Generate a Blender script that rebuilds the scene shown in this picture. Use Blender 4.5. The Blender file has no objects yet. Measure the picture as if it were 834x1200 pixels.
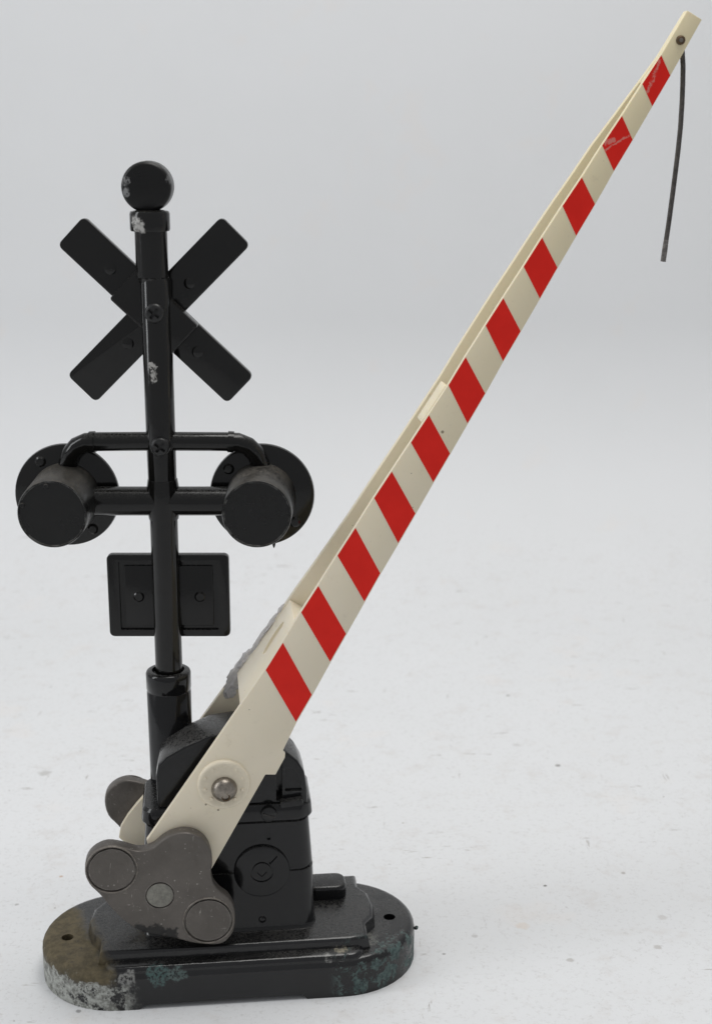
import bpy, bmesh, math, random
from mathutils import Vector, Matrix
random.seed(7)
SC = bpy.context.scene
COL = SC.collection
MM = 0.001
R = math.radians

# ------------------------------------------------------------------ camera, world, lamps, exposure
cam_d = bpy.data.cameras.new('camera')
cam = bpy.data.objects.new('camera', cam_d); COL.objects.link(cam)
cam.location = (0.0, -0.3775, 0.233)
cam.rotation_euler = (R(75), 0, 0)
cam_d.sensor_fit = 'VERTICAL'; cam_d.sensor_height = 36.0
cam_d.lens = 51.0
cam_d.clip_start = 0.01; cam_d.clip_end = 50
cam_d.dof.use_dof = True; cam_d.dof.focus_distance = 0.40; cam_d.dof.aperture_fstop = 22
SC.camera = cam

world = bpy.data.worlds.new('World'); SC.world = world; world.use_nodes = True
wb = world.node_tree.nodes['Background']
wb.inputs['Color'].default_value = (0.95, 0.97, 1.0, 1); wb.inputs['Strength'].default_value = 0.36

def area(name, loc, target, size, power, color):
    d = bpy.data.lights.new(name, 'AREA'); d.shape = 'RECTANGLE'; d.size, d.size_y = size
    d.energy = power; d.color = color
    o = bpy.data.objects.new(name, d); COL.objects.link(o); o.location = loc
    o.rotation_euler = (Vector(target) - Vector(loc)).to_track_quat('-Z', 'Y').to_euler()
    return o
area('softbox_lamp', (0.12, 0.06, 0.95), (0.02, 0.10, 0.0), (0.55, 0.40), 4.0, (1.0, 0.985, 0.96))
area('side_fill_lamp', (-0.85, -0.20, 0.50), (0, 0, 0.12), (0.20, 0.75), 2.3, (0.96, 0.98, 1.0))  # unseen strip added at the left for fill and streaks on the post

SC.view_settings.view_transform = 'Standard'; SC.view_settings.look = 'None'
SC.view_settings.exposure = 0.2; SC.view_settings.gamma = 1.0

# ------------------------------------------------------------------ node helpers
class NT:
    def __init__(s, name):
        s.m = bpy.data.materials.new(name); s.m.use_nodes = True
        s.t = s.m.node_tree; s.b = s.t.nodes['Principled BSDF']
        tc = s.t.nodes.new('ShaderNodeTexCoord')
        mp = s.t.nodes.new('ShaderNodeMapping'); mp.inputs['Scale'].default_value = (1000, 1000, 1000)
        s.t.links.new(tc.outputs['Object'], mp.inputs['Vector']); s.P = mp.outputs['Vector']   # millimetres
        s._sep = None; s.sn = {}
    def set(s, k, v):
        i = s.b.inputs[k]
        if hasattr(v, 'is_output'): s.t.links.new(v, i)
        elif isinstance(v, tuple): i.default_value = v + (1,)
        else: i.default_value = v
    def link(s, v, i):
        if hasattr(v, 'is_output'): s.t.links.new(v, i)
        else: i.default_value = (v + (1,)) if isinstance(v, tuple) and len(v) == 3 and i.type == 'RGBA' else v
    def xyz(s):
        if not s._sep:
            n = s.t.nodes.new('ShaderNodeSeparateXYZ'); s.t.links.new(s.P, n.inputs[0]); s._sep = n
        return s._sep.outputs
    def noise(s, scale, detail=4, rough=.6, vec=None, stretch=None, w=0.0, dist=0.0):
        v = vec or s.P
        mp = s.t.nodes.new('ShaderNodeMapping'); mp.inputs['Location'].default_value = (w*13.1, w*7.7, w*3.3)
        if stretch:
            mp.inputs['Scale'].default_value = stretch[:3]
            if len(stretch) > 3: mp.inputs['Rotation'].default_value = (0, 0, stretch[3])
        s.t.links.new(v, mp.inputs[0]); v = mp.outputs[0]
        n = s.t.nodes.new('ShaderNodeTexNoise'); n.inputs['Scale'].default_value = scale
        n.inputs['Detail'].default_value = detail; n.inputs['Roughness'].default_value = rough
        n.inputs['Distortion'].default_value = dist
        s.t.links.new(v, n.inputs['Vector']); return n.outputs['Fac']
    def voro(s, scale, feature='F1', w=0.0, vec=None):
        mp = s.t.nodes.new('ShaderNodeMapping'); mp.inputs['Location'].default_value = (w*11.3, w*5.1, w*2.7)
        s.t.links.new(vec or s.P, mp.inputs[0])
        n = s.t.nodes.new('ShaderNodeTexVoronoi'); n.inputs['Scale'].default_value = scale; n.feature = feature
        s.t.links.new(mp.outputs[0], n.inputs['Vector']); return n.outputs['Distance']
    def ramp(s, v, a, b, lo=0.0, hi=1.0):
        n = s.t.nodes.new('ShaderNodeMapRange'); n.interpolation_type = 'SMOOTHSTEP' if a < b else 'LINEAR'
        s.link(v, n.inputs['Value'])
        n.inputs['From Min'].default_value = a; n.inputs['From Max'].default_value = b
        n.inputs['To Min'].default_value = lo; n.inputs['To Max'].default_value = hi
        n.clamp = True; return n.outputs['Result']
    def math(s, op, a, b=0.0):
        n = s.t.nodes.new('ShaderNodeMath'); n.operation = op; s.link(a, n.inputs[0]); s.link(b, n.inputs[1]); return n.outputs[0]
    def mix(s, f, a, b):
        n = s.t.nodes.new('ShaderNodeMix'); n.data_type = 'RGBA'
        s.link(f, n.inputs['Factor']); s.link(a, n.inputs[6]); s.link(b, n.inputs[7]); return n.outputs[2]
    def bump(s, h, strength, dist=0.0002):
        n = s.t.nodes.new('ShaderNodeBump'); n.inputs['Strength'].default_value = strength; n.inputs['Distance'].default_value = dist
        s.link(h, n.inputs['Height']); s.t.links.new(n.outputs[0], s.b.inputs['Normal'])
    def up(s):
        g = s.t.nodes.new('ShaderNodeNewGeometry'); n = s.t.nodes.new('ShaderNodeSeparateXYZ')
        s.t.links.new(g.outputs['Normal'], n.inputs[0]); return n.outputs[2]
    def edge(s, radius, lo=.02, hi=.16):
        """rubbed edges: where a rounded normal leaves the true one"""
        b = s.t.nodes.new('ShaderNodeBevel'); b.samples = 6; b.inputs['Radius'].default_value = radius * .001
        g = s.t.nodes.new('ShaderNodeNewGeometry'); d = s.t.nodes.new('ShaderNodeVectorMath'); d.operation = 'DOT_PRODUCT'
        s.t.links.new(b.outputs[0], d.inputs[0]); s.t.links.new(g.outputs['True Normal'], d.inputs[1])
        return s.ramp(s.math('SUBTRACT', 1.0, d.outputs['Value']), lo, hi)
    def spot(s, c, r, soft=.6, wob=.8, w=0.0):
        """round ragged patch at c (mm) of radius r"""
        d = s.t.nodes.new('ShaderNodeVectorMath'); d.operation = 'DISTANCE'
        s.t.links.new(s.P, d.inputs[0]); d.inputs[1].default_value = c
        k = 'f' if r < 1.2 else 'c'
        if k not in s.sn: s.sn[k] = s.noise(.9 if k == 'f' else .42, 4, .65, w=w + 3)
        n = s.sn[k]
        q = s.math('ADD', d.outputs['Value'], s.math('MULTIPLY', s.math('SUBTRACT', n, .5), wob * 3 * r))
        return s.ramp(q, r * (1 - soft * .3), r * (1 + soft * .3), 1, 0)

def black_paint(name, base=(.0055, .0055, .006), rough=.11, dust=.55, dustcol=(.060, .058, .052), chips=(), spec=.38, wear=1.0, rub=0.0):
    n = NT(name)
    fine = n.noise(1.6, 6, .75); big = n.noise(.07, 4, .6, w=2)
    speck = n.ramp(n.noise(2.6, 2, .5, w=4), .66, .74)
    upm = n.ramp(n.up(), .25, .85)
    d = n.math('MULTIPLY', upm, n.math('MULTIPLY', n.ramp(fine, .34, .66), n.ramp(big, .25, .6, .35, 1)))
    d = n.math('MULTIPLY', d, dust)
    d = n.math('ADD', d, n.math('MULTIPLY', speck, .10)); d = n.math('MINIMUM', d, 1.0)
    c = n.mix(n.ramp(big, .35, .7), base, tuple(x * 1.35 for x in base))
    c = n.mix(d, c, dustcol)
    rg = n.math('ADD', n.ramp(big, .3, .7, rough * .8, rough * 1.25), n.math('MULTIPLY', d, .55))
    for (ctr, r, col) in chips:
        k = n.spot(ctr, r); k = n.math('MULTIPLY', k, n.math('MULTIPLY', n.ramp(n.noise(1.1, 5, .7, w=9), .36, .56), wear))
        c = n.mix(k, c, col); rg = n.math('ADD', rg, n.math('MULTIPLY', k, .3))
    if rub:
        k = n.math('MULTIPLY', n.edge(.5), n.math('MULTIPLY', n.ramp(n.noise(.35, 5, .7, w=33), .44, .60), rub))
        c = n.mix(k, c, (.20, .20, .19))
    n.set('Base Color', c); n.set('Roughness', rg); n.set('Specular IOR Level', spec)
    h = n.math('ADD', n.math('MULTIPLY', n.noise(.22, 3, .5, w=6), .8), n.math('MULTIPLY', fine, .12))
    n.bump(h, .16, .0004)
    return n.m

CHIP = (.36, .35, .33)
M = {}
M['enamel'] = black_paint('black_enamel')
M['plastic'] = black_paint('black_plastic', (.0050, .0048, .0045), .12, .45, spec=.36)
M['lamp'] = black_paint('lamp_black', (.0050, .0050, .0048), .30, .95, (.10, .09, .075), spec=.33, rub=.8)
M['lid'] = black_paint('lid_black', (.0065, .0065, .007), .16, .95, (.080, .078, .073), rub=.25)
def S2L(p):          # signal frame (x from the pole axis, world y, z) -> object frame, millimetres
    th = R(6.2); dx, dy = p[0] - 52.4 + 36.0, p[1] + 6.0
    return (math.cos(th)*dx + math.sin(th)*dy, -math.sin(th)*dx + math.cos(th)*dy, p[2])
M['pole'] = black_paint('pole_black', (.0050, .0048, .0045), .10, .45, spec=.40, rub=.3,
    chips=[(S2L((-.9, -2, 171.6)), 1.1, CHIP), (S2L((-.7, -2, 169.9)), 1.0, CHIP), (S2L((-.4, -2, 168.2)), .9, CHIP), (S2L((-3.5, -2.5, 208.4)), 1.7, (.42, .41, .39)), (S2L((-2.2, -2.5, 206.6)), 1.2, (.42, .41, .39))])
M['bell'] = black_paint('bell_black', (.0045, .0045, .0045), .28, .5, spec=.3, wear=.65, chips=[(S2L((-6.2, -1, 219)), 1.5, (.34, .34, .34)), (S2L((-6.2, -1, 216)), 1.3, (.34, .34, .34)), (S2L((5.8, 1, 219.5)), 1.5, (.2, .2, .2))])

def base_mat():
    n = NT('corroded_enamel'); X, Y, Z = n.xyz()
    fine = n.noise(1.5, 6, .75); mid = n.noise(.25, 5, .65, w=1); big = n.noise(.08, 4, .6, w=2)
    upm = n.ramp(n.up(), .93, .998)
    d = n.math('MULTIPLY', upm, n.math('MULTIPLY', n.ramp(fine, .36, .66), n.ramp(big, .25, .6, .25, .9)))
    c = n.mix(n.ramp(big, .35, .7), (.0065, .0065, .007), (.010, .010, .011))
    c = n.mix(n.math('MULTIPLY', d, .75), c, (.062, .060, .055))
    # left end rubbed down to olive brown metal
    xw = n.math('ADD', X, n.math('MULTIPLY', n.math('SUBTRACT', mid, .5), 9.0))
    yb = n.math('ADD', xw, n.math('MULTIPLY', Y, .35))
    ol = n.math('MULTIPLY', n.ramp(yb, -42.5, -37.5, 1, 0), n.ramp(Z, 6.0, 9.0))
    olc = n.mix(n.ramp(n.noise(.35, 5, .7, w=5), .35, .65), (.060, .047, .022), (.115, .09, .046))
    c = n.mix(n.math('MULTIPLY', ol, n.ramp(n.noise(.5, 4, .6, w=8), .28, .42, .55, 1)), c, olc)
    # white bloom on the left end of the skirt
    zz = n.math('ADD', Z, n.math('MULTIPLY', n.math('SUBTRACT', n.noise(.3, 5, .7, w=3), .5), 13.0))
    wh = n.math('MULTIPLY', n.ramp(n.math('ADD', xw, n.math('MULTIPLY', Y, .12)), -33.0, -27.0, 1, 0), n.ramp(zz, 7.2, 8.6, 1, 0))
    wh = n.math('MULTIPLY', wh, n.ramp(n.math('ADD', n.noise(.30, 7, .72, w=11), n.ramp(X, -50, -28, .05, -.03)), .42, .50))
    whc = n.mix(n.ramp(n.noise(.55, 7, .75, w=12), .38, .60), (.14, .14, .125), (.42, .43, .40))
    c = n.mix(wh, c, whc)
    # green verdigris on the right front corner
    ya = n.math('SUBTRACT', n.math('MULTIPLY', X, .62), n.math('MULTIPLY', Y, 1.0))
    gr = n.math('MULTIPLY', n.ramp(n.math('ADD', ya, n.math('MULTIPLY', n.math('SUBTRACT', mid, .5), 16)), 34.5, 37.5),
                n.ramp(n.math('SUBTRACT', n.noise(.24, 7, .74, w=15), n.ramp(Z, 8.5, 11.2, 0, .07)), .475, .53))
    gr = n.math('MULTIPLY', gr, n.ramp(X, 26, 31))
    gr = n.math('MULTIPLY', gr, n.ramp(Z, 11.5, 13, 1, .25))
    grc = n.mix(n.ramp(n.noise(.8, 6, .8, w=17), .38, .62), (.022, .045, .046), (.13, .20, .185))
    c = n.mix(n.math('MULTIPLY', gr, .7), c, grc)
    # small loose chips along the front edge
    for (ctr, r, col) in [((-20, -22.5, 10), 3.0, (.05, .09, .085)), ((-15, -22.6, 9.8), 2.2, (.07, .10, .095)), ((-28.5, -22.5, 9.5), 2.2, (.2, .2, .19)),
                          ((30, -19, 12), 1.6, (.22, .2, .15)), ((26, -20.5, 11), 1.5, (.17, .17, .16)), ((38, -12, 11), 3.0, (.10, .10, .09))]:
        k = n.math('MULTIPLY', n.spot(ctr, r), n.ramp(n.noise(1.2, 5, .7, w=21), .40, .55)); c = n.mix(k, c, col)
    worn = n.math('MAXIMUM', n.math('MAXIMUM', ol, wh), gr)
    rg = n.math('ADD', n.ramp(big, .3, .7, .14, .24), n.math('MULTIPLY', n.math('MAXIMUM', worn, n.math('MULTIPLY', d, .55)), .5))
    n.set('Base Color', c); n.set('Roughness', rg)
    h = n.math('ADD', n.math('MULTIPLY', n.noise(.25, 3, .5, w=6), .8), n.math('MULTIPLY', fine, n.math('ADD', .15, n.math('MULTIPLY', worn, .9))))
    n.bump(h, .35, .0004)
    return n.m
M['base'] = base_mat()

def ivory_mat():
    n = NT('ivory_plastic')
    big = n.noise(.05, 4, .6); fine = n.noise(.7, 5, .7, w=3)
    X, Y, Z = n.xyz()
    age = n.math('ADD', Z, n.math('MULTIPLY', n.math('SUBTRACT', n.noise(.02, 3, .6, w=31), .5), 120))
    fresh = n.mix(n.ramp(big, .3, .7), (.765, .69, .54), (.795, .72, .57))
    c = n.mix(n.ramp(age, 70, 270), fresh, (.775, .68, .45))      # the plastic has yellowed most towards the tip
    spk = n.ramp(n.voro(.16, w=2), .055, .075, 1, 0); spk = n.math('MULTIPLY', spk, n.ramp(n.noise(.05, 2, .5, w=6), .50, .56))
    spk2 = n.ramp(n.voro(.42, w=5), .05, .07, 1, 0); spk2 = n.math('MULTIPLY', spk2, n.ramp(n.noise(.06, 2, .5, w=9), .58, .64))
    c = n.mix(n.math('MULTIPLY', n.math('MAXIMUM', spk, spk2), .8), c, (.12, .09, .05))
    c = n.mix(n.ramp(fine, .60, .78, 0, .32), c, (.47, .40, .28))
    c = n.mix(n.ramp(n.noise(.16, 5, .7, w=21), .60, .75, 0, .22), c, (.42, .35, .24))
    n.set('Base Color', c); n.set('Roughness', n.ramp(fine, .3, .7, .36, .5))
    n.set('Subsurface Weight', .12); n.b.inputs['Subsurface Radius'].default_value = (1, .7, .35); n.set('Subsurface Scale', .0012)
    n.bump(n.math('ADD', n.noise(.12, 2, .5, w=8), n.math('MULTIPLY', fine, .1)), .12, .0004)
    return n.m
M['ivory'] = ivory_mat()

def red_mat():
    n = NT('red_stripe_paint')
    c = n.mix(n.ramp(n.noise(.12, 4, .6), .3, .7), (.70, .011, .004), (.76, .014, .006))
    for (a, b, w, hw) in [((97.5, 213.2), (102.0, 221.5), 1, 0), ]:
        pass
    # worn scratches on the two stripes nearest the tip
    X, Y, Z = n.xyz()
    def scratch(p, q, width, w):
        dx, dz = q[0]-p[0], q[1]-p[1]; L = math.hypot(dx, dz); dx /= L; dz /= L
        u = n.math('ADD', n.math('MULTIPLY', n.math('SUBTRACT', X, p[0]), dx), n.math('MULTIPLY', n.math('SUBTRACT', Z, p[1]), dz))
        v = n.math('SUBTRACT', n.math('MULTIPLY', n.math('SUBTRACT', X, p[0]), dz), n.math('MULTIPLY', n.math('SUBTRACT', Z, p[1]), dx))
        v = n.math('ADD', v, n.math('MULTIPLY', n.math('SUBTRACT', n.noise(.5, 5, .7, w=w), .5), 2.6))
        m = n.ramp(n.math('ABSOLUTE', v), width*.5, width, 1, 0)
        m = n.math('MULTIPLY', m, n.math('MULTIPLY', n.ramp(u, 0, .3), n.ramp(u, L-.3, L, 1, 0)))
        return n.math('MULTIPLY', m, n.ramp(n.noise(1.6, 4, .7, w=w+1), .38, .5))
    for a in [((98.6, 226.4), (105.6, 230.4), .35, 1), ((98.4, 228.2), (101.6, 229.0), .8, 3), ((109.2, 240.2), (112.6, 248.6), .5, 5)]:
        c = n.mix(n.math('MULTIPLY', scratch(*a), .38), c, (.62, .50, .42))
    k = n.ramp(n.voro(.33, w=4), .045, .06, 1, 0); k = n.math('MULTIPLY', k, n.ramp(n.noise(.07, 2, .5, w=3), .57, .6))
    c = n.mix(n.math('MULTIPLY', k, .7), c, (.7, .55, .42))
    n.set('Base Color', c); n.set('Roughness', .42); n.set('Specular IOR Level', .28)
    n.bump(n.noise(.2, 3, .5), .08, .0003)
    return n.m
M['red'] = red_mat()

def weight_mat():
    n = NT('dull_pot_metal')
    big = n.noise(.10, 4, .6); fine = n.noise(1.3, 6, .75, w=2)
    c = n.mix(n.ramp(big, .3, .7), (.100, .090, .080), (.128, .115, .103))
    sc = n.math('MAXIMUM', n.ramp(n.noise(1.1, 5, .65, stretch=(1, 1, .2), w=5, dist=1.2), .63, .68), n.ramp(n.noise(1.2, 5, .65, stretch=(.25, 1, .8), w=15, dist=1.0), .64, .69)); sc = n.math('MULTIPLY', sc, n.ramp(n.noise(.14, 3, .6, w=6), .45, .60))
    c = n.mix(n.math('MULTIPLY', sc, .8), c, (.36, .34, .31))
    sp = n.ramp(n.voro(.62, w=1), .11, .17, 1, 0); sp = n.math('MULTIPLY', sp, n.ramp(n.noise(.2, 3, .6, w=8), .50, .60))
    c = n.mix(n.math('MULTIPLY', sp, .5), c, (.42, .40, .37))
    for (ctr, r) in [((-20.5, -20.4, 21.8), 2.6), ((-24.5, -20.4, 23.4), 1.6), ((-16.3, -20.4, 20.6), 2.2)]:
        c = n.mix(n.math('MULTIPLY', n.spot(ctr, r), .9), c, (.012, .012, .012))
    c = n.mix(n.ramp(fine, .66, .8, 0, .35), c, (.04, .036, .03))
    k = n.math('MULTIPLY', n.edge(.55), n.ramp(n.noise(.45, 5, .7, w=33), .40, .60))
    c = n.mix(n.math('MULTIPLY', k, .6), c, (.34, .32, .29))
    n.set('Base Color', c); n.set('Metallic', .45); n.set('Roughness', n.ramp(fine, .3, .7, .36, .55))
    n.bump(n.math('ADD', n.math('MULTIPLY', fine, .3), n.noise(.4, 4, .6, w=7)), .42, .0003)
    return n.m
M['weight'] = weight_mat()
def plain(name, col, rough, metal=0.0, var=.25, bump=.2):
    n = NT(name); f = n.noise(.9, 5, .7)
    n.set('Base Color', n.mix(n.ramp(f, .3, .7), tuple(x*(1-var) for x in col), tuple(x*(1+var) for x in col)))
    n.set('Roughness', n.ramp(f, .3, .7, rough*.85, min(1, rough*1.15))); n.set('Metallic', metal); n.bump(f, bump, .0003)
    return n.m
M['rim'] = plain('pale_rim_metal', (.165, .148, .13), .45, .5, .35, .5)  # rim rings take a paler metal tone than the weight
M['plug'] = plain('grey_plug_metal', (.20, .195, .17), .5, .3)
M['rivet'] = plain('steel_rivet', (.24, .215, .185), .34, .85)
M['boss'] = plain('pale_ivory_boss', (.74, .665, .52), .38, 0, .04, .1)
M['rust'] = plain('rusty_rivet', (.10, .065, .035), .55, .5, .5)
M['dark_rivet'] = plain('dark_slot', (.02, .018, .016), .6)
M['tip'] = plain('scraped_rod_end', (.16, .15, .14), .5, .5, .5, .5)
M['rod'] = plain('dull_steel_rod', (.085, .078, .072), .5, .55, .35)
M['glue'] = plain('dried_glue', (.82, .80, .80), .22, 0, .10, .35)
gb = M['glue'].node_tree.nodes['Principled BSDF']; gb.inputs['Transmission Weight'].default_value = .35; gb.inputs['IOR'].default_value = 1.35
M['screw'] = plain('blackened_screw', (.014, .014, .014), .38, .2)

def backdrop_mat():
    n = NT('white_paper'); X, Y, Z = n.xyz(); low = n.ramp(Z, 2, 40, 1, 0)
    lo = lambda f: n.math('MULTIPLY', f, low)
    c = n.mix(n.ramp(n.noise(.006, 4, .6), .3, .7), (.705, .712, .718), (.725, .732, .74))
    # grain, smudges, scuffs and loose specks
    c = n.mix(lo(n.ramp(n.noise(.10, 4, .7, w=1), .52, .74, 0, .30)), c, (.57, .53, .50))
    c = n.mix(lo(n.ramp(n.noise(.7, 4, .75, w=2), .51, .73, 0, .48)), c, (.50, .49, .48))
    c = n.mix(n.ramp(n.noise(.03, 3, .6, w=14), .60, .72, 0, .12), c, (.78, .68, .60))
    for st, w in (((.25, 1, 1, .5), 3), ((1, .15, 1, .15), 4), ((.2, 1, 1, -.8), 5)):
        k = n.ramp(n.noise(.35, 4, .6, stretch=st, w=w), .665, .71)
        k = n.math('MULTIPLY', k, n.ramp(n.noise(.025, 3, .6, w=w+5), .48, .60))
        c = n.mix(n.math('MULTIPLY', lo(k), .75), c, (.40, .38, .36))
    for sc, w, a, thr in ((.06, 7, .035, .50), (.14, 8, .06, .54)):
        v = n.ramp(n.math('ADD', n.voro(sc, w=w), n.math('MULTIPLY', n.noise(1.2, 3, .6, w=w), .06)), a, a + .03, 1, 0)
        v = n.math('MULTIPLY', v, n.ramp(n.noise(.05, 3, .6, w=w+9), thr, thr + .06))
        c = n.mix(n.math('MULTIPLY', lo(v), .7), c, (.20, .17, .14))
    for (x, y, r, col, f) in [(-115.3, 117.6, 2.2, (.42, .41, .39), .6), (-94.3, 41.1, .6, (.52, .36, .26), .8), (64, 193.2, .8, (.25, .24, .23), .8), (75.7, 124.2, 1.0, (.22, .21, .2), .8), (62.2, 142.8, 1.5, (.5, .49, .48), .5),
                              (59.7, 35.2, .55, (.15, .14, .13), .9), (85.9, 43.3, .7, (.4, .37, .35), .8), (35.2, 5.8, .9, (.48, .47, .46), .7), (25.5, -3.8, .5, (.3, .29, .28), .8), (88.2, -.2, 1.1, (.46, .44, .42), .7),
                              (-130.4, 202.8, .7, (.4, .4, .4), .6), (50, 11.5, 2.0, (.66, .58, .50), .5), (61.7, -7, 1.0, (.45, .43, .41), .7), (-75.3, -31.9, .7, (.25, .25, .25), .8), (-104.6, 23.8, .6, (.35, .34, .33), .7), (92.8, 16.3, 1.4, (.52, .5, .48), .6)]:
        c = n.mix(n.math('MULTIPLY', n.spot((x, y, 0), r, 1.2, .5), f), c, col)
    n.set('Base Color', c); n.set('Roughness', .62); n.set('Specular IOR Level', .3)
    n.bump(n.math('ADD', n.noise(.5, 5, .7, w=12), n.math('MULTIPLY', n.noise(.03, 3, .5, w=13), 2)), .12, .0005)
    return n.m
M['paper'] = backdrop_mat()

# ------------------------------------------------------------------ mesh helpers (coordinates in mm)
def obj(name, bm, mats, parent=None, angle=35, smooth=True):
    bmesh.ops.recalc_face_normals(bm, faces=bm.faces)
    me = bpy.data.meshes.new(name); bm.to_mesh(me); bm.free()
    me.transform(Matrix.Scale(MM, 4))
    for m in (mats if isinstance(mats, (list, tuple)) else [mats]): me.materials.append(m)
    if smooth:
        for p in me.polygons: p.use_smooth = True
        me.set_sharp_from_angle(angle=R(angle))
    o = bpy.data.objects.new(name, me); COL.objects.link(o)
    if parent: o.parent = parent
    return o
def bevel_all(bm, w, seg=2, ang=30, only=None):
    es = [e for e in bm.edges if len(e.link_faces) == 2 and e.calc_face_angle(0) > R(ang) and (only is None or only(e))]
    if es and w > 0: bmesh.ops.bevel(bm, geom=es, offset=w, segments=seg, profile=.5, affect='EDGES', clamp_overlap=True)
    return bm
def prism(pts, a, b, axis='Y', bev=0, seg=2, only=None, inset=0):
    """polygon in the plane normal to axis, extruded from a to b (inset shrinks the far end)"""
    bm = bmesh.new(); n = len(pts)
    cx = sum(p[0] for p in pts)/n; cy = sum(p[1] for p in pts)/n
    def P(p, t, k=0):
        d = math.hypot(p[0]-cx, p[1]-cy) or 1; f = 1 - k/d
        u, v = cx + (p[0]-cx)*f, cy + (p[1]-cy)*f
        return {'Y': (u, t, v), 'Z': (u, v, t), 'X': (t, u, v)}[axis]
    A = [bm.verts.new(P(p, a)) for p in pts]; B = [bm.verts.new(P(p, b, inset)) for p in pts]
    bm.faces.new(A); bm.faces.new(B[::-1])
    for i in range(n): bm.faces.new((A[i], B[i], B[(i+1) % n], A[(i+1) % n]))
    bmesh.ops.recalc_face_normals(bm, faces=bm.faces)
    return bevel_all(bm, bev, seg, only=only)
def rrect(x0, x1, y0, y1, r, n=5):
    out = []
    for cx, cy, a in ((x1-r, y1-r, 0), (x0+r, y1-r, 90), (x0+r, y0+r, 180), (x1-r, y0+r, 270)):
        for i in range(n+1):
            t = R(a + 90*i/n); out.append((cx + r*math.cos(t), cy + r*math.sin(t)))
    return out
def circ(cx, cy, r, n=40, a0=0): return [(cx + r*math.cos(a0 + 2*math.pi*i/n), cy + r*math.sin(a0 + 2*math.pi*i/n)) for i in range(n)]
def lathe(profile, origin=(0, 0, 0), axis='Y', n=48, closed=False):
    """profile: (radius, t) along axis"""
    bm = bmesh.new(); rings = []
    def P(r, t, a):
        c, s = r*math.cos(a), r*math.sin(a)
        v = {'Y': (c, t, s), 'Z': (c, s, t), 'X': (t, c, s)}[axis]
        return tuple(v[i] + origin[i] for i in range(3))
    for r, t in profile:
        if r < 1e-6: rings.append([bm.verts.new(P(0, t, 0))])
        else: rings.append([bm.verts.new(P(r, t, 2*math.pi*i/n)) for i in range(n)])
    pairs = list(zip(rings, rings[1:])) + ([(rings[-1], rings[0])] if closed else [])
    for A, B in pairs:
        for i in range(n):
            j = (i+1) % n
            if len(A) == 1 and len(B) == 1: continue
            if len(A) == 1: bm.faces.new((A[0], B[j], B[i]))
            elif len(B) == 1: bm.faces.new((A[i], A[j], B[0]))
            else: bm.faces.new((A[i], A[j], B[j], B[i]))
    if not closed:
        for Rg in (rings[0], rings[-1]):
            if len(Rg) > 1: bm.faces.new(Rg)
    bmesh.ops.recalc_face_normals(bm, faces=bm.faces)
    return bm
def tube(path, rad, n=20, flat=1.0):
    """swept round bar along path; rad number or list"""
    bm = bmesh.new(); pts = [Vector(p) for p in path]; rings = []
    up = Vector((0, 1, 0)) if abs((pts[1]-pts[0]).normalized().y) < .9 else Vector((0, 0, 1))
    for i, p in enumerate(pts):
        d = (pts[min(i+1, len(pts)-1)] - pts[max(i-1, 0)]).normalized()
        a = d.cross(up).normalized(); b = a.cross(d).normalized(); up = b
        r = rad[i] if isinstance(rad, list) else rad
        rings.append([bm.verts.new(p + a*(r*math.cos(2*math.pi*k/n)) + b*(r*flat*math.sin(2*math.pi*k/n))) for k in range(n)])
    for A, B in zip(rings, rings[1:]):
        for i in range(n): bm.faces.new((A[i], A[(i+1) % n], B[(i+1) % n], B[i]))
    bm.faces.new(rings[0]); bm.faces.new(rings[-1])
    bmesh.ops.recalc_face_normals(bm, faces=bm.faces)
    return bm
def join(*bms):
    out = bmesh.new()
    for b in bms:
        me = bpy.data.meshes.new('tmp'); b.to_mesh(me); b.free(); out.from_mesh(me); bpy.data.meshes.remove(me)
    return out
def xf(bm, M4):
    bmesh.ops.transform(bm, matrix=M4, verts=bm.verts); return bm
def boolean(o, cutter, op='DIFFERENCE', angle=35):
    c = obj('cutter', cutter, M['enamel'], smooth=False)
    md = o.modifiers.new('cut', 'BOOLEAN'); md.operation = op; md.object = c; md.solver = 'EXACT'
    c.parent = o.parent
    bpy.context.view_layer.update()
    me = bpy.data.meshes.new_from_object(o.evaluated_get(bpy.context.evaluated_depsgraph_get()))
    old = o.data; o.modifiers.clear(); o.data = me; me.name = o.name
    for p in me.polygons: p.use_smooth = True
    me.set_sharp_from_angle(angle=R(angle))
    bpy.data.objects.remove(c); bpy.data.meshes.remove(old)
    return o
SIG = Matrix.LocRotScale(None, Matrix.Rotation(R(-6.2), 3, 'Z'), None)
def sig(bm):          # signal-frame mesh (x from pole axis, world y, world z) into the object's frame
    for v in bm.verts: v.co = Vector(S2L(v.co))
    return bm
def interp(tab, x):
    xs = [a for a, b in tab]; ys = [b for a, b in tab]
    n = len(xs); h = [xs[i+1]-xs[i] for i in range(n-1)]; d = [(ys[i+1]-ys[i])/h[i] for i in range(n-1)]
    m = [d[0]] + [0 if d[i-1]*d[i] <= 0 else 2*d[i-1]*d[i]/(d[i-1]+d[i]) for i in range(1, n-1)] + [d[-1]]
    i = 0
    while i < n-2 and x > xs[i+1]: i += 1
    t = min(max((x-xs[i])/h[i], 0), 1)
    return (2*t**3-3*t*t+1)*ys[i] + (t**3-2*t*t+t)*h[i]*m[i] + (-2*t**3+3*t*t)*ys[i+1] + (t**3-t*t)*h[i]*m[i+1]

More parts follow.
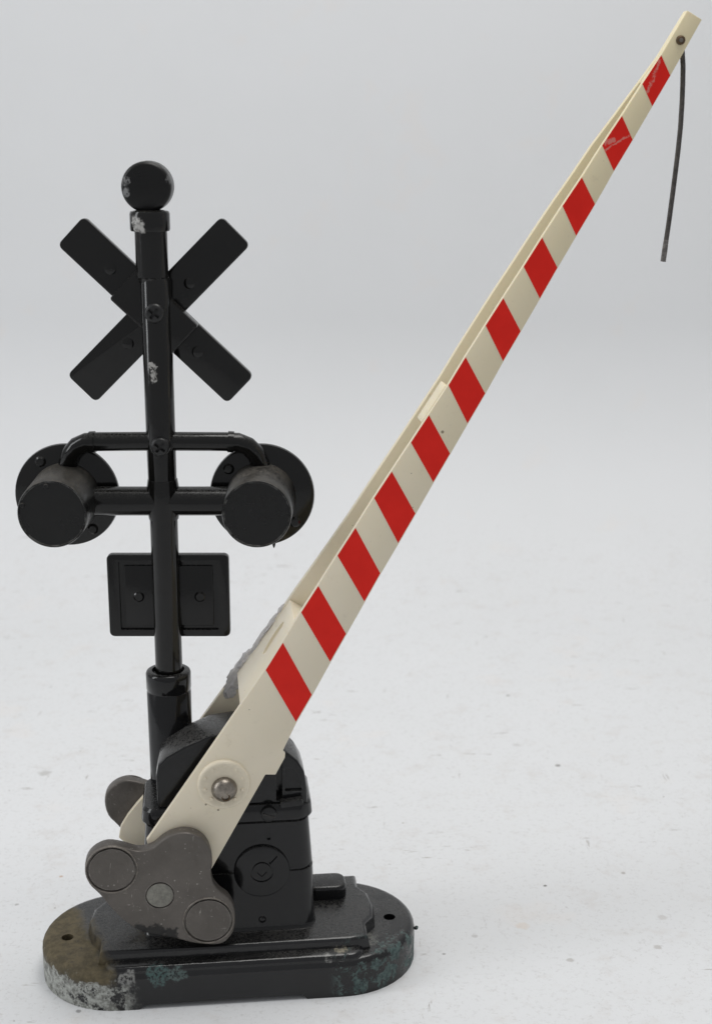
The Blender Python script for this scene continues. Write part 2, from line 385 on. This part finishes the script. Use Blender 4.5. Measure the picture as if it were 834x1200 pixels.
# ------------------------------------------------------------------ the setting: one curved sheet of white paper
bm = bmesh.new(); prof = [(-700, 0), (-350, 0), (-150, 0), (0, 0), (150, 0), (285, 0)]
for i in range(1, 25):
    t = R(90*i/24); prof.append((285 + 130*math.sin(t), 130 - 130*math.cos(t)))
prof += [(415, 400), (415, 700), (415, 1200)]
rows = [[bm.verts.new((x, y, z)) for x in (-1100, -400, 0, 400, 1100)] for y, z in prof]
for A, B in zip(rows, rows[1:]):
    for i in range(4): bm.faces.new((A[i], A[i+1], B[i+1], B[i]))
bd = obj('backdrop', bm, M['paper'], angle=60); bd['kind'] = 'structure'

# ------------------------------------------------------------------ the toy
toy = bpy.data.objects.new('toy_crossing_gate', None); COL.objects.link(toy)
toy.empty_display_size = .02
toy.location = (-0.036, -0.006, 0.0); toy.rotation_euler = (0, 0, R(6.2))
toy['label'] = 'toy railway crossing gate with raised red striped ivory arm and black signal post'
toy['category'] = 'toy gate'

# --- base: stadium slab with screw holes and a cut-away under the front and back
def stadium(hl, r, n=22):
    return [(hl-r + r*math.cos(R(-90+180*i/n)), r*math.sin(R(-90+180*i/n))) for i in range(n+1)] + \
           [(-hl+r + r*math.cos(R(90+180*i/n)), r*math.sin(R(90+180*i/n))) for i in range(n+1)]
base = obj('base', prism(stadium(53, 22.6), 0, 11, 'Z', bev=2.3, seg=5, only=lambda e: all(v.co.z > 10.9 for v in e.verts)), M['base'], toy, angle=40)
for hx, hy in ((-45.8, -2), (45.8, -1)): boolean(base, prism(circ(hx, hy, 1.7, 24), 5, 14, 'Z'), angle=40)
boolean(base, prism([(-26, -1), (-24.2, 1.5), (19.2, 1.5), (21, -1)], -40, 40, 'Y'), angle=40)
bd_ = prism([(x, y) for x, y in ([(-33, -17.8), (33.5, -17.8), (38.5, -16.8), (38.5, -9.5), (41, -6), (41.8, 0), (41, 7), (38.5, 11), (38.5, 17.8), (-35, 17.8), (-36.2, 11), (-39.5, 6), (-40.3, 0), (-39, -6), (-36.4, -10), (-36.4, -17.2)])], 10.5, 15, 'Z', bev=1.0, seg=3, only=lambda e: all(v.co.z > 14.9 for v in e.verts), inset=.9)
obj('ledge', prism(rrect(-34.5, 36.5, -21.7, 21.7, 4, 6), 9, 12.3, 'Z', bev=1.5, seg=4, only=lambda e: all(v.co.z > 12.2 for v in e.verts)), M['base'], base, angle=40)
ped = obj('pedestal', bd_, M['base'], base, angle=40)
obj('mounting_tab', prism(rrect(22, 34, 3.5, 12.5, 3), 14.5, 19, 'Z', bev=1.0, seg=3, only=lambda e: all(v.co.z > 18.9 for v in e.verts)), M['enamel'], base)
obj('corner_burr', xf(lathe([(0, -.9), (.5, -.5), (.6, .0), (.3, .5), (0, .6)], axis='Z', n=10), Matrix.Translation((53.4, -3.2, 8.4)) @ Matrix.Rotation(R(40), 4, 'Y')), M['base'], base)

# --- gear housing
def loft(sections):      # sections: (list of xy pts, z)
    bm = bmesh.new(); rings = [[bm.verts.new((x, y, z)) for x, y in p] for p, z in sections]
    n = len(rings[0])
    for A, B in zip(rings, rings[1:]):
        for i in range(n): bm.faces.new((A[i], A[(i+1) % n], B[(i+1) % n], B[i]))
    bm.faces.new(rings[0][::-1]); bm.faces.new(rings[-1]); return bm
hs = []
for z, a, b in ((14.2, 25.8, 11.8), (15.0, 24.9, 11.0), (16.2, 24.6, 10.6), (32.6, 24.2, 10.3), (32.8, 23.8, 9.9), (33.4, 23.8, 9.9), (33.7, 24.1, 10.3), (47.3, 23.4, 9.9), (47.7, 23.0, 9.6), (48.1, 23.1, 9.8), (48.5, 24.0, 11.0), (49.2, 24.3, 11.3), (52.4, 24.0, 11.1), (53.2, 23.4, 10.6)):
    hs.append((rrect(-a+ (0.8 if z > 47 else 0.4), a - .9 + (0 if z < 40 else -.2), -b, b, 4.2, 6), z))
house = obj('gear_housing', loft(hs), M['enamel'], toy, angle=40)
gc = (8.9, 33.2)
gcov = obj('gear_cover', prism(circ(gc[0], gc[1], 7.7, 48), -11.1, -9, 'Y', bev=.35), M['enamel'], house, angle=40)
boolean(gcov, lathe([(2.6, -13), (3.2, -13), (3.2, -10.7), (2.6, -10.7)], (gc[0], 0, gc[1]), closed=True))
boolean(gcov, xf(prism([(3.2, -.35), (6.2, -.35), (6.2, .35), (3.2, .35)], -13, -10.6, 'Y'), Matrix.Translation((gc[0], 0, gc[1])) @ Matrix.Rotation(R(-48), 4, 'Y')))
boolean(gcov, prism(circ(gc[0], gc[1]-.2, 1.4, 4), -13, -10.8, 'Y'))
obj('seam_screw', lathe([(0, -13.0), (1.3, -12.9), (2.1, -12.4), (2.2, -11.5), (2.2, -8)], (11.0, 0, 51.0), n=28), M['screw'], house)
obj('screw_slot', xf(prism(rrect(-1.7, 1.7, -.28, .28, .1, 2), -13.12, -12.2, 'Y'), Matrix.Translation((11.0, 0, 51.0)) @ Matrix.Rotation(R(20), 4, 'Y')), M['dark_rivet'], house)
boolean(house, prism(rrect(10.5, 11.5, 42.2, 46.2, .4, 3), -14, -9.4, 'Y'))
obj('rivet', lathe([(0, -11.4), (.8, -11.1), (1.1, -10.5), (1.1, -9)], (8.8, 0, 18.2), n=20), M['enamel'], house)
obj('rivet', lathe([(0, -11.4), (.6, -11.2), (.8, -10.6), (.8, -9)], (-20.5, 0, 36.2), n=20), M['enamel'], house)
for (sx, sz) in ((22.4, 47.2),):
    obj('side_lug', prism(rrect(sx-1, sx+1.1, sz-2.5 if sz < 40 else sz-.7, sz+1.5 if sz < 40 else sz+.6, .5, 3), -2, 2, 'Y', bev=.2), M['enamel'], house)

lidp = [(-18.9, 52.8), (-19.1, 62.6), (-18.3, 66.2), (-16.2, 68.4), (-11.2, 71.2), (-4.5, 74.0), (2, 74.9), (9, 73.0), (15, 69.3), (19.2, 65.4), (21.0, 62.0), (21.6, 57.5), (21.8, 52.8)]
lbm = bmesh.new()
secs = [(-9.9, 0), (-9.9, .0), (-9.2, 0), (-3, .1), (4, .5), (7, 1.3), (8.6, 2.6), (9.2, 4.4)]
ring = []
for y, k in secs[1:]:
    cz = 62; rr = []
    for x, z in lidp:
        f = 1 - k/26; rr.append(lbm.verts.new((1.2 + (x-1.2)*f, y, z if z < 53 else 53 + (z-53)*(1 - k/24))))
    ring.append(rr)
for A, B in zip(ring, ring[1:]):
    for i in range(len(A)): lbm.faces.new((A[i], A[(i+1) % len(A)], B[(i+1) % len(A)], B[i]))
lbm.faces.new(ring[0]); lbm.faces.new(ring[-1][::-1])
bmesh.ops.recalc_face_normals(lbm, faces=lbm.faces)
bevel_all(lbm, 1.7, 4, only=lambda e: all(v.co.y < -9.8 for v in e.verts))
lid = obj('housing_lid', lbm, M['lid'], house, angle=32)
boolean(lid, prism([(13.2, 53.8), (13.2, 75), (15.2, 75), (14.9, 53.8)], -16, -6.5, 'Y'), angle=32)
boolean(lid, prism([(15.6, 56.5), (15.6, 63.5), (18.6, 63.2), (20.0, 59.5), (20.3, 56.5)], -16, -8.9, 'Y'), angle=32)
obj('lid_catch', xf(prism(rrect(-3.2, 3.0, -.8, .9, .5, 3), -12.2, -9.4, 'Y', bev=.3), Matrix.Translation((17.4, 0, 53.8)) @ Matrix.Rotation(R(-6), 4, 'Y')), M['lid'], house)

# --- post socket
sock = obj('post_socket', sig(lathe([(6.0, 14), (6.05, 53), (6.15, 79.6), (5.95, 79.9), (5.95, 80.3), (6.25, 80.7), (6.25, 85.0), (6.0, 85.6), (5.5, 85.9), (4.5, 85.9), (4.3, 84.5), (3.0, 84.2), (0, 84.2)], (0.1, 2, 0), 'Z')), M['enamel'], toy, angle=40)

# --- signal post
post = obj('signal_post', sig(join(lathe([(0, 80), (3.75, 80), (3.75, 126), (3.9, 150), (3.95, 193.6), (3.6, 194.3)], (0.35, 2, 0), 'Z'),
                              lathe([(3.5, 193), (3.7, 194.0), (4.15, 194.5), (4.2, 206.2), (4.2, 210), (0, 210)], (-0.35, 2, 0), 'Z'))), M['pole'], toy, angle=40)
# gentle bow of the moulding: the post runs from the socket slightly left towards its top
for v in post.data.vertices: pass
obj('end_cap', sig(lathe([(4.3, 206.2), (5.0, 206.3), (5.15, 206.8), (5.15, 210.6), (4.9, 211.2), (3.5, 211.5), (0, 211.5)], (-0.5, 2, 0), 'Z')), M['pole'], post, angle=40)
obj('bell', sig(lathe([(0, -2.3), (5.5, -2.15), (6.1, -1.85), (6.4, -1.1), (6.45, -.2), (6.45, 4.6), (6.2, 5.4), (5.2, 5.9), (0, 6.1)], (-0.95, 2, 217.3), 'Y', 56)), M['bell'], post, angle=50)
obj('bell_neck', sig(lathe([(2.6, 210.8), (2.0, 212.2), (2.2, 213)], (-0.8, 2.6, 0), 'Z', 24)), M['pole'], post)
def screw(x, z, y=-2.6):
    s = obj('cross_screw', sig(lathe([(0, -.75), (1.7, -.7), (2.3, -.45), (2.55, 0), (2.55, 2.0), (3.1, 2.0), (3.1, 2.6), (0, 2.6)], (x, y, z), 'Y', 36)), M['screw'], post, angle=40)
    cr = [(.38, .38), (1.6, .38), (1.6, -.38), (.38, -.38), (.38, -1.6), (-.38, -1.6), (-.38, -.38), (-1.6, -.38), (-1.6, .38), (-.38, .38), (-.38, 1.6), (.38, 1.6)]
    cut = xf(prism(cr, y-3, y+.35, 'Y'), Matrix.Translation((x, 0, z)) @ Matrix.Rotation(R(38), 4, 'Y'))
    boolean(s, sig(cut), angle=40)
screw(0.4, 185.6); screw(0.7, 150.3)

# --- crossbuck: two crossing boards, the front one stepped over the rear one
def board(c0, c1, w, y0, y1, r=1.5, bv=.35):
    a, b = Vector(c0), Vector(c1); d = b - a; L = d.length; ang = math.atan2(d.y, d.x); m = (a+b)/2
    bm_ = prism(rrect(-L/2, L/2, -w/2, w/2, r, 4), y0, y1, 'Y', bev=bv)
    return xf(bm_, Matrix.Translation((m.x, 0, m.y)) @ Matrix.Rotation(-ang, 4, 'Y'))
cbA = ((-21.6, 206.1), (21.6, 164.3)); cbB = ((21.2, 206.0), (-20.9, 164.4))
cb = obj('crossbuck', sig(join(board(*cbB, 10.4, 5.5, 8.0))), M['plastic'], post)
fb = obj('crossbuck_board', sig(board(*cbA, 10.3, 4.6, 7.2)), M['plastic'], cb)
ang = math.atan2(cbA[1][1]-cbA[0][1], cbA[1][0]-cbA[0][0])
def stepped(t0, t1):
    d = Vector((cbA[1][0]-cbA[0][0], cbA[1][1]-cbA[0][1])); d.normalize(); m = Vector((.0, 185.2))
    a = m + d*t0; b = m + d*t1
    return board((a.x, a.y), (b.x, b.y), 10.9, 0.8, 5.2, .8, .55)
obj('joint_plate', sig(stepped(-11.0, 10.5)), M['plastic'], cb)
for (x, z) in ((-11.6, 196.3), (10.5, 174.5), (8.8, 192.5), (-7.9, 176.6)):
    y = 4.6 if (x < 0) == (z > 185) else 5.5
    obj('boss', sig(lathe([(0, -.5), (.9, -.45), (1.5, -.1), (1.7, .5), (1.7, 1.2)], (x, y, z), 'Y', 24)), M['plastic'], cb)

# --- lamp arms and lamps
arm_pts = [(-25.8, 5.5, 138.5), (-25.7, 5.2, 141.5), (-25.3, 4.6, 144.4), (-24.2, 3.6, 147.2), (-22.2, 2.8, 149.4), (-19.6, 2.2, 150.6), (-16.5, 2, 150.8), (0, 2, 150.9)]
pts = arm_pts + [(-x + 1.2, y, z) for x, y, z in arm_pts[::-1]][1:]
la = obj('lamp_arm', sig(join(tube(pts, 2.55, 22), tube([(-18.6, 2.1, 150.7), (-17.2, 2, 150.8)], 2.85, 22), tube([(18.2, 2, 150.8), (19.8, 2.1, 150.7)], 2.85, 22),
                               )), M['plastic'], post)
lb = obj('lamp_bracket', sig(join(tube([(-20, 2, 134.4), (20, 2, 134.4)], 3.95, 28),
                              lathe([(4.0, 129.5), (4.35, 131.5), (4.4, 138), (4.0, 140.5)], (0.4, 2, 0), 'Z', 32))), M['plastic'], post)
def lamp(x, lean):
    lp = obj('signal_lamp', sig(join(lathe([(0, -12.7), (8.5, -12.7), (8.62, -13.0), (8.92, -13.0), (9.1, -12.6), (9.2, -8), (9.35, 0), (9.5, 5.5), (8, 6)], (x, 0, 134.7), 'Y', 64))), M['lamp'], post, angle=30)
    dsc = obj('backing_disc', sig(lathe([(0, 5.6), (13.4, 5.6), (14.1, 6.0), (14.3, 6.8), (14.1, 7.5), (13.5, 7.8), (0, 7.8)], (x + lean, 0, 135.0), 'Y', 72)), M['plastic'], lp, angle=30)
    for a in (125, 305) if x < 0 else (140, 320):
        obj('boss', sig(lathe([(0, -.5), (1.0, -.45), (1.5, 0), (1.6, .6)], (x + lean + 11.6*math.cos(R(a)), 5.5, 135 + 11.6*math.sin(R(a))), 'Y', 20)), M['plastic'], dsc)
    if x > 0: obj('paint_drip', sig(lathe([(.5, 0), (.4, -.7), (.2, -1.3), (0, -1.6)], (x + lean + 3.0, 6.6, 121.3), 'Z', 12)), M['plastic'], dsc)
    return lp
lamp(-26.6, .3); lamp(26.6, .2)
b_ = (9.0*math.sin(R(25)))
for dx, dz in ((-7.6, 2.4), (-1.2, 7.5)):
    obj('paint_nub', sig(lathe([(0, -.25), (.5, -.15), (.7, .1), (.7, .4)], (-26.6 + dx, -13.0, 134.7 + dz), 'Y', 14)), M['lamp'], post)

# --- sign plate on the post
sp = obj('sign_plate', sig(prism(rrect(-16.2, 17.4, 94.6, 118.4, 1.4, 4), 4.6, 7.2, 'Y', bev=.35)), M['plastic'], post)
boolean(sp, sig(prism(rrect(-13.0, 14.2, 96.6, 116.4, .3, 2), 2, 5.5, 'Y')))
obj('inner_panel', sig(prism(rrect(-11.6, 12.9, 97.7, 115.2, .3, 2), 4.95, 6, 'Y', bev=.2)), M['plastic'], sp)
for x in (-7.7, 9.2):
    bs = obj('boss', sig(lathe([(0, -.35), (1.1, -.35), (1.5, 0), (1.6, .6)], (x, 4.9, 106.2), 'Y', 24)), M['plastic'], sp)

# --- gate arm: a front plate and a rear plate, wide apart at the pivot and meeting at the tip
ST = [((10.65, 94.37), (18.65, 79.11)), ((15.27, 101.55), (22.95, 86.38)), ((20.23, 109.46), (27.95, 95.26)), ((24.82, 116.32), (32.24, 102.58)), ((29.97, 124.17), (37.2, 111.1)), ((34.74, 131.37), (41.45, 118.5)), ((39.71, 139.12), (46.23, 126.46)), ((44.31, 145.95), (50.75, 134.18)), ((49.34, 153.4), (55.46, 142.42)), ((54.0, 160.39), (59.81, 149.84)), ((59.09, 168.0), (64.36, 157.66)), ((63.48, 175.15), (68.88, 165.33)), ((68.62, 183.11), (73.48, 173.62)), ((73.09, 189.96), (77.95, 181.19)), ((78.29, 197.84), (82.83, 189.48)), ((82.92, 205.05), (87.24, 197.19)), ((88.07, 212.85), (91.96, 205.17)), ((92.89, 219.87), (96.66, 213.0)), ((97.99, 227.7), (101.32, 221.2)), ((102.88, 234.86), (105.98, 228.83)), ((108.01, 242.62), (110.86, 237.05)), ((112.69, 249.52), (115.33, 244.5)), ((119.07, 260.25), (122.95, 258.06))]
BOT = [(-21.96, 47.08), (-19.51, 34.0), (-8.06, 32.0), (-4.4, 38.43), (10.13, 64.63), (12.87, 64.49), (15.4, 69.3), (15.5, 70.3), (14.79, 71.07)]
FS = [(-50, -16), (65, -16), (129, -11.5), (200, -7.5), (250, -4.6), (283, -2.3), (320, -2.0)]
RS = [(-50, 18), (35, 17.5), (60, 14.5), (72, 14), (95, 9), (136, 4.5), (176, 6.0), (205, 7.4), (240, 6.8), (262, 2.4), (270, .9), (290, .6)]
def sof(p): return p[0]*.54 + p[1]*.8417
TAIL = [(-21.6, 47.6), (-23.6, 45.0), (-26.0, 42.3), (-28.6, 39.0), (-30.8, 35.4), (-31.5, 32.0), (-29, 29.5), (-20, 28), (-10, 30)] + BOT[3:]
def plate(tab, side, stripes=True, th=1.8, low=BOT):
    """side -1: outer face towards the viewer"""
    bm = bmesh.new()
    prev = None; outer = []
    def V(p, inn):
        y = interp(tab, sof(p)); return bm.verts.new((p[0], y - side*(th if inn else 0), p[1]))
    out = [[V(a, 0), V(b, 0)] for a, b in ST]; inn = [[V(a, 1), V(b, 1)] for a, b in ST]
    bo = [V(p, 0) for p in low]; bi = [V(p, 1) for p in low]
    for i in range(len(ST)-1):
        bm.faces.new((out[i][0], out[i][1], out[i+1][1], out[i+1][0]))
        bm.faces.new((inn[i][0], inn[i+1][0], inn[i+1][1], inn[i][1]))
        for k in (0, 1): bm.faces.new((out[i][k], out[i+1][k], inn[i+1][k], inn[i][k]))
    bm.faces.new((out[-1][0], out[-1][1], inn[-1][1], inn[-1][0]))
    lo = [out[0][0]] + bo + [out[0][1]]; li = [inn[0][0]] + bi + [inn[0][1]]
    bm.faces.new(lo); bm.faces.new(li[::-1])
    for i in range(len(lo)-1): bm.faces.new((lo[i], lo[i+1], li[i+1], li[i]))
    bmesh.ops.recalc_face_normals(bm, faces=bm.faces)
    bevel_all(bm, .22, 2, ang=50)
    # stripes: thin paint films standing 0.05 mm proud of the outer face
    if stripes:
        for i in range(0, 22, 2):
            q = [ST[i][0], ST[i][1], ST[i+1][1], ST[i+1][0]]
            cx = sum(p[0] for p in q)/4; cz = sum(p[1] for p in q)/4
            # pull in from the long edges only (bevelled rim stays bare)
            def lerp(a, b, t): return (a[0] + (b[0]-a[0])*t, a[1] + (b[1]-a[1])*t)
            q = [lerp(q[0], q[1], .012), lerp(q[0], q[1], .978), lerp(q[3], q[2], .978), lerp(q[3], q[2], .012)]
            def W(p, k): return bm.verts.new((p[0], interp(tab, sof(p)) + side*k, p[1]))
            N = 4; g0 = [[W(lerp(lerp(q[0], q[1], u/N), lerp(q[3], q[2], u/N), v/N), .05) for u in range(N+1)] for v in range(N+1)]
            for v in range(N):
                for u in range(N):
                    f = bm.faces.new((g0[v][u], g0[v][u+1], g0[v+1][u+1], g0[v+1][u])); f.material_index = 1
            rim = g0[0][:] + [g0[v][N] for v in range(1, N+1)] + g0[N][:N][::-1] + [g0[v][0] for v in range(N-1, 0, -1)]
            lowr = [bm.verts.new((v.co.x, v.co.y - side*.25, v.co.z)) for v in rim]
            for k in range(len(rim)):
                f = bm.faces.new((rim[k], rim[(k+1) % len(rim)], lowr[(k+1) % len(rim)], lowr[k])); f.material_index = 1
    return bm
ga = obj('gate_arm', plate(FS, -1), [M['ivory'], M['red']], toy, angle=25)
rr_ = obj('rear_rail', plate(RS, 1, th=2.2, low=TAIL), [M['ivory'], M['red']], ga, angle=25)

# spacers between the plates: block of slanted web pieces with flush top
def edge_at(z):       # upper left edge line of the plates
    E = [BOT[0]] + [s[0] for s in ST]
    for a, b in zip(E, E[1:]):
        if a[1] <= z <= b[1]:
            t = (z-a[1])/(b[1]-a[1]); return a[0] + (b[0]-a[0])*t
    return E[-1][0]
NX, NZ = .8417, -.54       # into the arm, from the upper left edge
def spacer(z0, z1, depth0, depth1, n=6, span=1.0):
    bm = bmesh.new(); rg = []
    for i in range(n+1):
        z = z0 + (z1-z0)*i/n; x = edge_at(z); d0 = depth0; d1 = depth1
        a = (x + NX*d0, z + NZ*d0); b = (x + NX*d1, z + NZ*d1)
        ya = interp(FS, sof(a)) + 1.6; yb = ya + span*(interp(RS, sof(a)) - 1.6 - ya)
        rg.append([bm.verts.new((a[0], ya, a[1])), bm.verts.new((a[0], yb, a[1])), bm.verts.new((b[0], yb, b[1])), bm.verts.new((b[0], ya, b[1]))])
    for A, B in zip(rg, rg[1:]):
        for k in range(4): bm.faces.new((A[k], A[(k+1) % 4], B[(k+1) % 4], B[k]))
    bm.faces.new(rg[0]); bm.faces.new(rg[-1][::-1]); bmesh.ops.recalc_face_normals(bm, faces=bm.faces)
    return bevel_all(bm, .25, 2, ang=50)
s1 = obj('spacer', spacer(84, 106.5, .25, 9), M['ivory'], ga)
c0 = (edge_at(98.5), 98.5)
AX = Matrix(((.54, 0, .8417, 0), (0, 1, 0, 0), (.8417, 0, -.54, 0), (0, 0, 0, 1)))      # u along the arm, v across, w into the arm
boolean(s1, xf(prism([(5.4*math.cos(t), 2.3*math.sin(t)) for t in [2*math.pi*i/32 for i in range(32)]], -3, .95, 'Z'), Matrix.Translation((c0[0], -2.2, c0[1])) @ AX))
s2 = obj('spacer', spacer(158, 167.5, -.2, 1.6, span=.6), M['ivory'], ga)
obj('spacer', spacer(243, 259, .15, 4.5), M['ivory'], ga)

# lump of dried glue over the lower spacer's rear edge
def lump(c, d, L, w, h, seed):
    random.seed(seed); bm = bmesh.new(); bmesh.ops.create_icosphere(bm, subdivisions=4, radius=1)
    from mathutils import noise as mn
    for v in bm.verts:
        k = 1 + .28*mn.noise(v.co*2.2 + Vector((seed, 0, 0))) + .16*mn.noise(v.co*5.5 + Vector((0, seed, 0)))
        v.co *= k; v.co = Vector((v.co.x*w, v.co.y*h, v.co.z*L))
    return xf(bm, Matrix.Translation(c) @ Matrix.Rotation(math.atan2(d[0], d[1]), 4, 'Y'))
def glue_at(z, dy, u, L, w, h, seed):
    x = edge_at(z); return lump((x + NX*u, interp(RS, sof((x, z))) + dy, z + NZ*u), (.54, .84), L, w, h, seed)
gl = obj('glue_residue', join(glue_at(83.5, -2.4, 1.2, 6.2, 2.3, 1.9, 3), glue_at(79.5, -2.4, 2.0, 3.0, 1.9, 1.4, 11), glue_at(87.5, -2.2, .5, 3.6, 1.5, 2.0, 4),
         glue_at(93.5, -1.8, .05, 4.6, .7, 1.5, 5), glue_at(99, -1.4, .05, 3.4, .7, 1.2, 8), glue_at(103.2, -1.2, .0, 1.5, .6, .9, 9)), M['glue'], ga, angle=80)

# pivot boss and rivet
PV = (-1.0, 62.4)
pb = obj('pivot_boss', lathe([(7.1, -15.5), (7.05, -16.3), (6.8, -16.7), (6.4, -16.9), (5.8, -16.75), (5.2, -16.45), (4.0, -16.4), (0, -16.4)], (PV[0], 0, PV[1]), 'Y', 56), M['boss'], ga, angle=60)
dots = [lathe([(0, -.45), (.4, -.35), (.58, 0), (.58, .2)], (PV[0] + 5.3*math.cos(R(a)), -16.45, PV[1] + .3 + 5.3*math.sin(R(a))), 'Y', 12) for a in range(15, 375, 36)]
obj('boss_dot', join(*dots), M['boss'], pb)
rv = obj('pivot_rivet', lathe([(0, -19.4), (1.2, -19.3), (2.3, -18.8), (3.1, -17.9), (3.45, -16.9), (3.45, -16)], (PV[0] + .1, 0, PV[1] - 1.1), 'Y', 40), M['rivet'], ga, angle=60)
obj('stamped_ring', lathe([(.75, -19.2), (.9, -19.5), (1.15, -19.4), (1.2, -19.0)], (PV[0] + .45, 0.15, PV[1] - 2.3), 'Y', 24, closed=True), M['rust'], rv)
obj('pivot_pin', lathe([(0, -16), (2.2, -16), (2.2, 16), (0, 16)], (PV[0], 0, PV[1] - .8), 'Y', 24), M['rivet'], ga)

# tip rivet and the hanging rod
tr = obj('tip_rivet', lathe([(0, -3.35), (.8, -3.3), (1.15, -3.0), (1.2, -2.2)], (117.55, 0, 253.1), 'Y', 28), M['rust'], ga)
obj('rivet_core', lathe([(0, -3.5), (.5, -3.45), (.6, -3.2)], (117.55, 0, 253.1), 'Y', 16), M['rivet'], tr)
rp = [(117.7, -.2, 253.1), (119.0, -.2, 250.5), (119.45, -.1, 247), (119.65, 0, 243), (119.75, 0, 238.2), (119.7, 0, 232), (119.4, 0, 226), (119.0, 0, 220.5), (118.5, 0, 214), (118.0, 0, 208), (117.5, 0, 203), (117.05, 0, 198.2)]
rd = obj('hanging_rod', tube(rp, .64, 16), M['rod'], ga)
obj('bare_tip', tube([(117.55, 0, 203.6), (117.3, 0, 200.8), (117.03, 0, 198.0)], [.65, .71, .70], 16), M['tip'], rd)

# counterweights
WT = [(-38.27, 41.74), (-37.48, 44.99), (-35.34, 47.26), (-32.08, 48.45), (-28.1, 47.62), (-24.66, 46.35), (-22.23, 46.39), (-20.05, 47.16), (-17.55, 49.24), (-14.81, 50.58), (-11.56, 50.99), (-8.35, 49.91), (-6.13, 47.69), (-4.96, 44.6), (-4.66, 41.56), (-5.01, 38.54), (-4.49, 35.46), (-2.8, 32.9), (-0.64, 30.93), (0.83, 27.75), (1.14, 24.32), (0.51, 20.62), (-1.49, 17.94), (-3.73, 17.02), (-6.5, 17.21), (-10.35, 17.9), (-14.17, 19.28), (-18.53, 20.62), (-23.41, 22.0), (-26.88, 24.26), (-29.49, 26.9), (-31.81, 29.81), (-34.86, 34.27), (-37.4, 37.46)]
def smooth_loop(p, n=3):
    out = []; m = len(p)
    for i in range(m):
        a, b, c, d = p[i-1], p[i], p[(i+1) % m], p[(i+2) % m]
        for k in range(n):
            t = k/n
            out.append(tuple(.5*(2*b[j] + (c[j]-a[j])*t + (2*a[j]-5*b[j]+4*c[j]-d[j])*t*t + (3*b[j]-a[j]-3*c[j]+d[j])*t**3) for j in (0, 1)))
    return out
WS = smooth_loop(WT)
def weight(y_out, y_in, dx=0.0, dz=0.0):
    s = -1 if y_out < y_in else 1
    P_ = [(x + dx, z + dz) for x, z in WS]
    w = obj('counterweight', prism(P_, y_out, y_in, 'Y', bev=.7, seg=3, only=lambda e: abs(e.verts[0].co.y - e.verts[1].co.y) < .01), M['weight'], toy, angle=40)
    for face, sg in ((y_out, s), (y_in, -s))[:1]:
        for (cx, cz) in ((-31.2, 41.3), (-6.1, 24.6)):
            boolean(w, lathe([(5.95, face + sg*.5), (6.6, face + sg*.5), (6.45, face - sg*.5), (6.1, face - sg*.5)], (cx + dx, 0, cz + dz), closed=True, n=56), angle=40)
        boolean(w, lathe([(3.5, face + sg*.5), (3.95, face + sg*.5), (3.85, face - sg*.45), (3.6, face - sg*.45)], (-18.8 + dx, 0, 33.0 + dz), closed=True, n=40), angle=40)
    for (cx, cz) in ((-31.2, 41.3), (-6.1, 24.6)):
        for face, sg in ((y_out, s), (y_in, -s)):
            if face == y_in: continue
            obj('rim', lathe([(6.5, face - sg*.3), (6.55, face + sg*.08), (6.65, face + sg*.22), (6.85, face + sg*.22), (7.0, face + sg*.02), (7.05, face - sg*.4)], (cx + dx, 0, cz + dz), closed=True, n=64), M['rim'], w, angle=50)
    obj('plug', prism(circ(-18.8 + dx, 33.0 + dz, 3.5, 36), y_out + s*.12, y_in - s*.12, 'Y', bev=.2), M['plug'], w)
    return w
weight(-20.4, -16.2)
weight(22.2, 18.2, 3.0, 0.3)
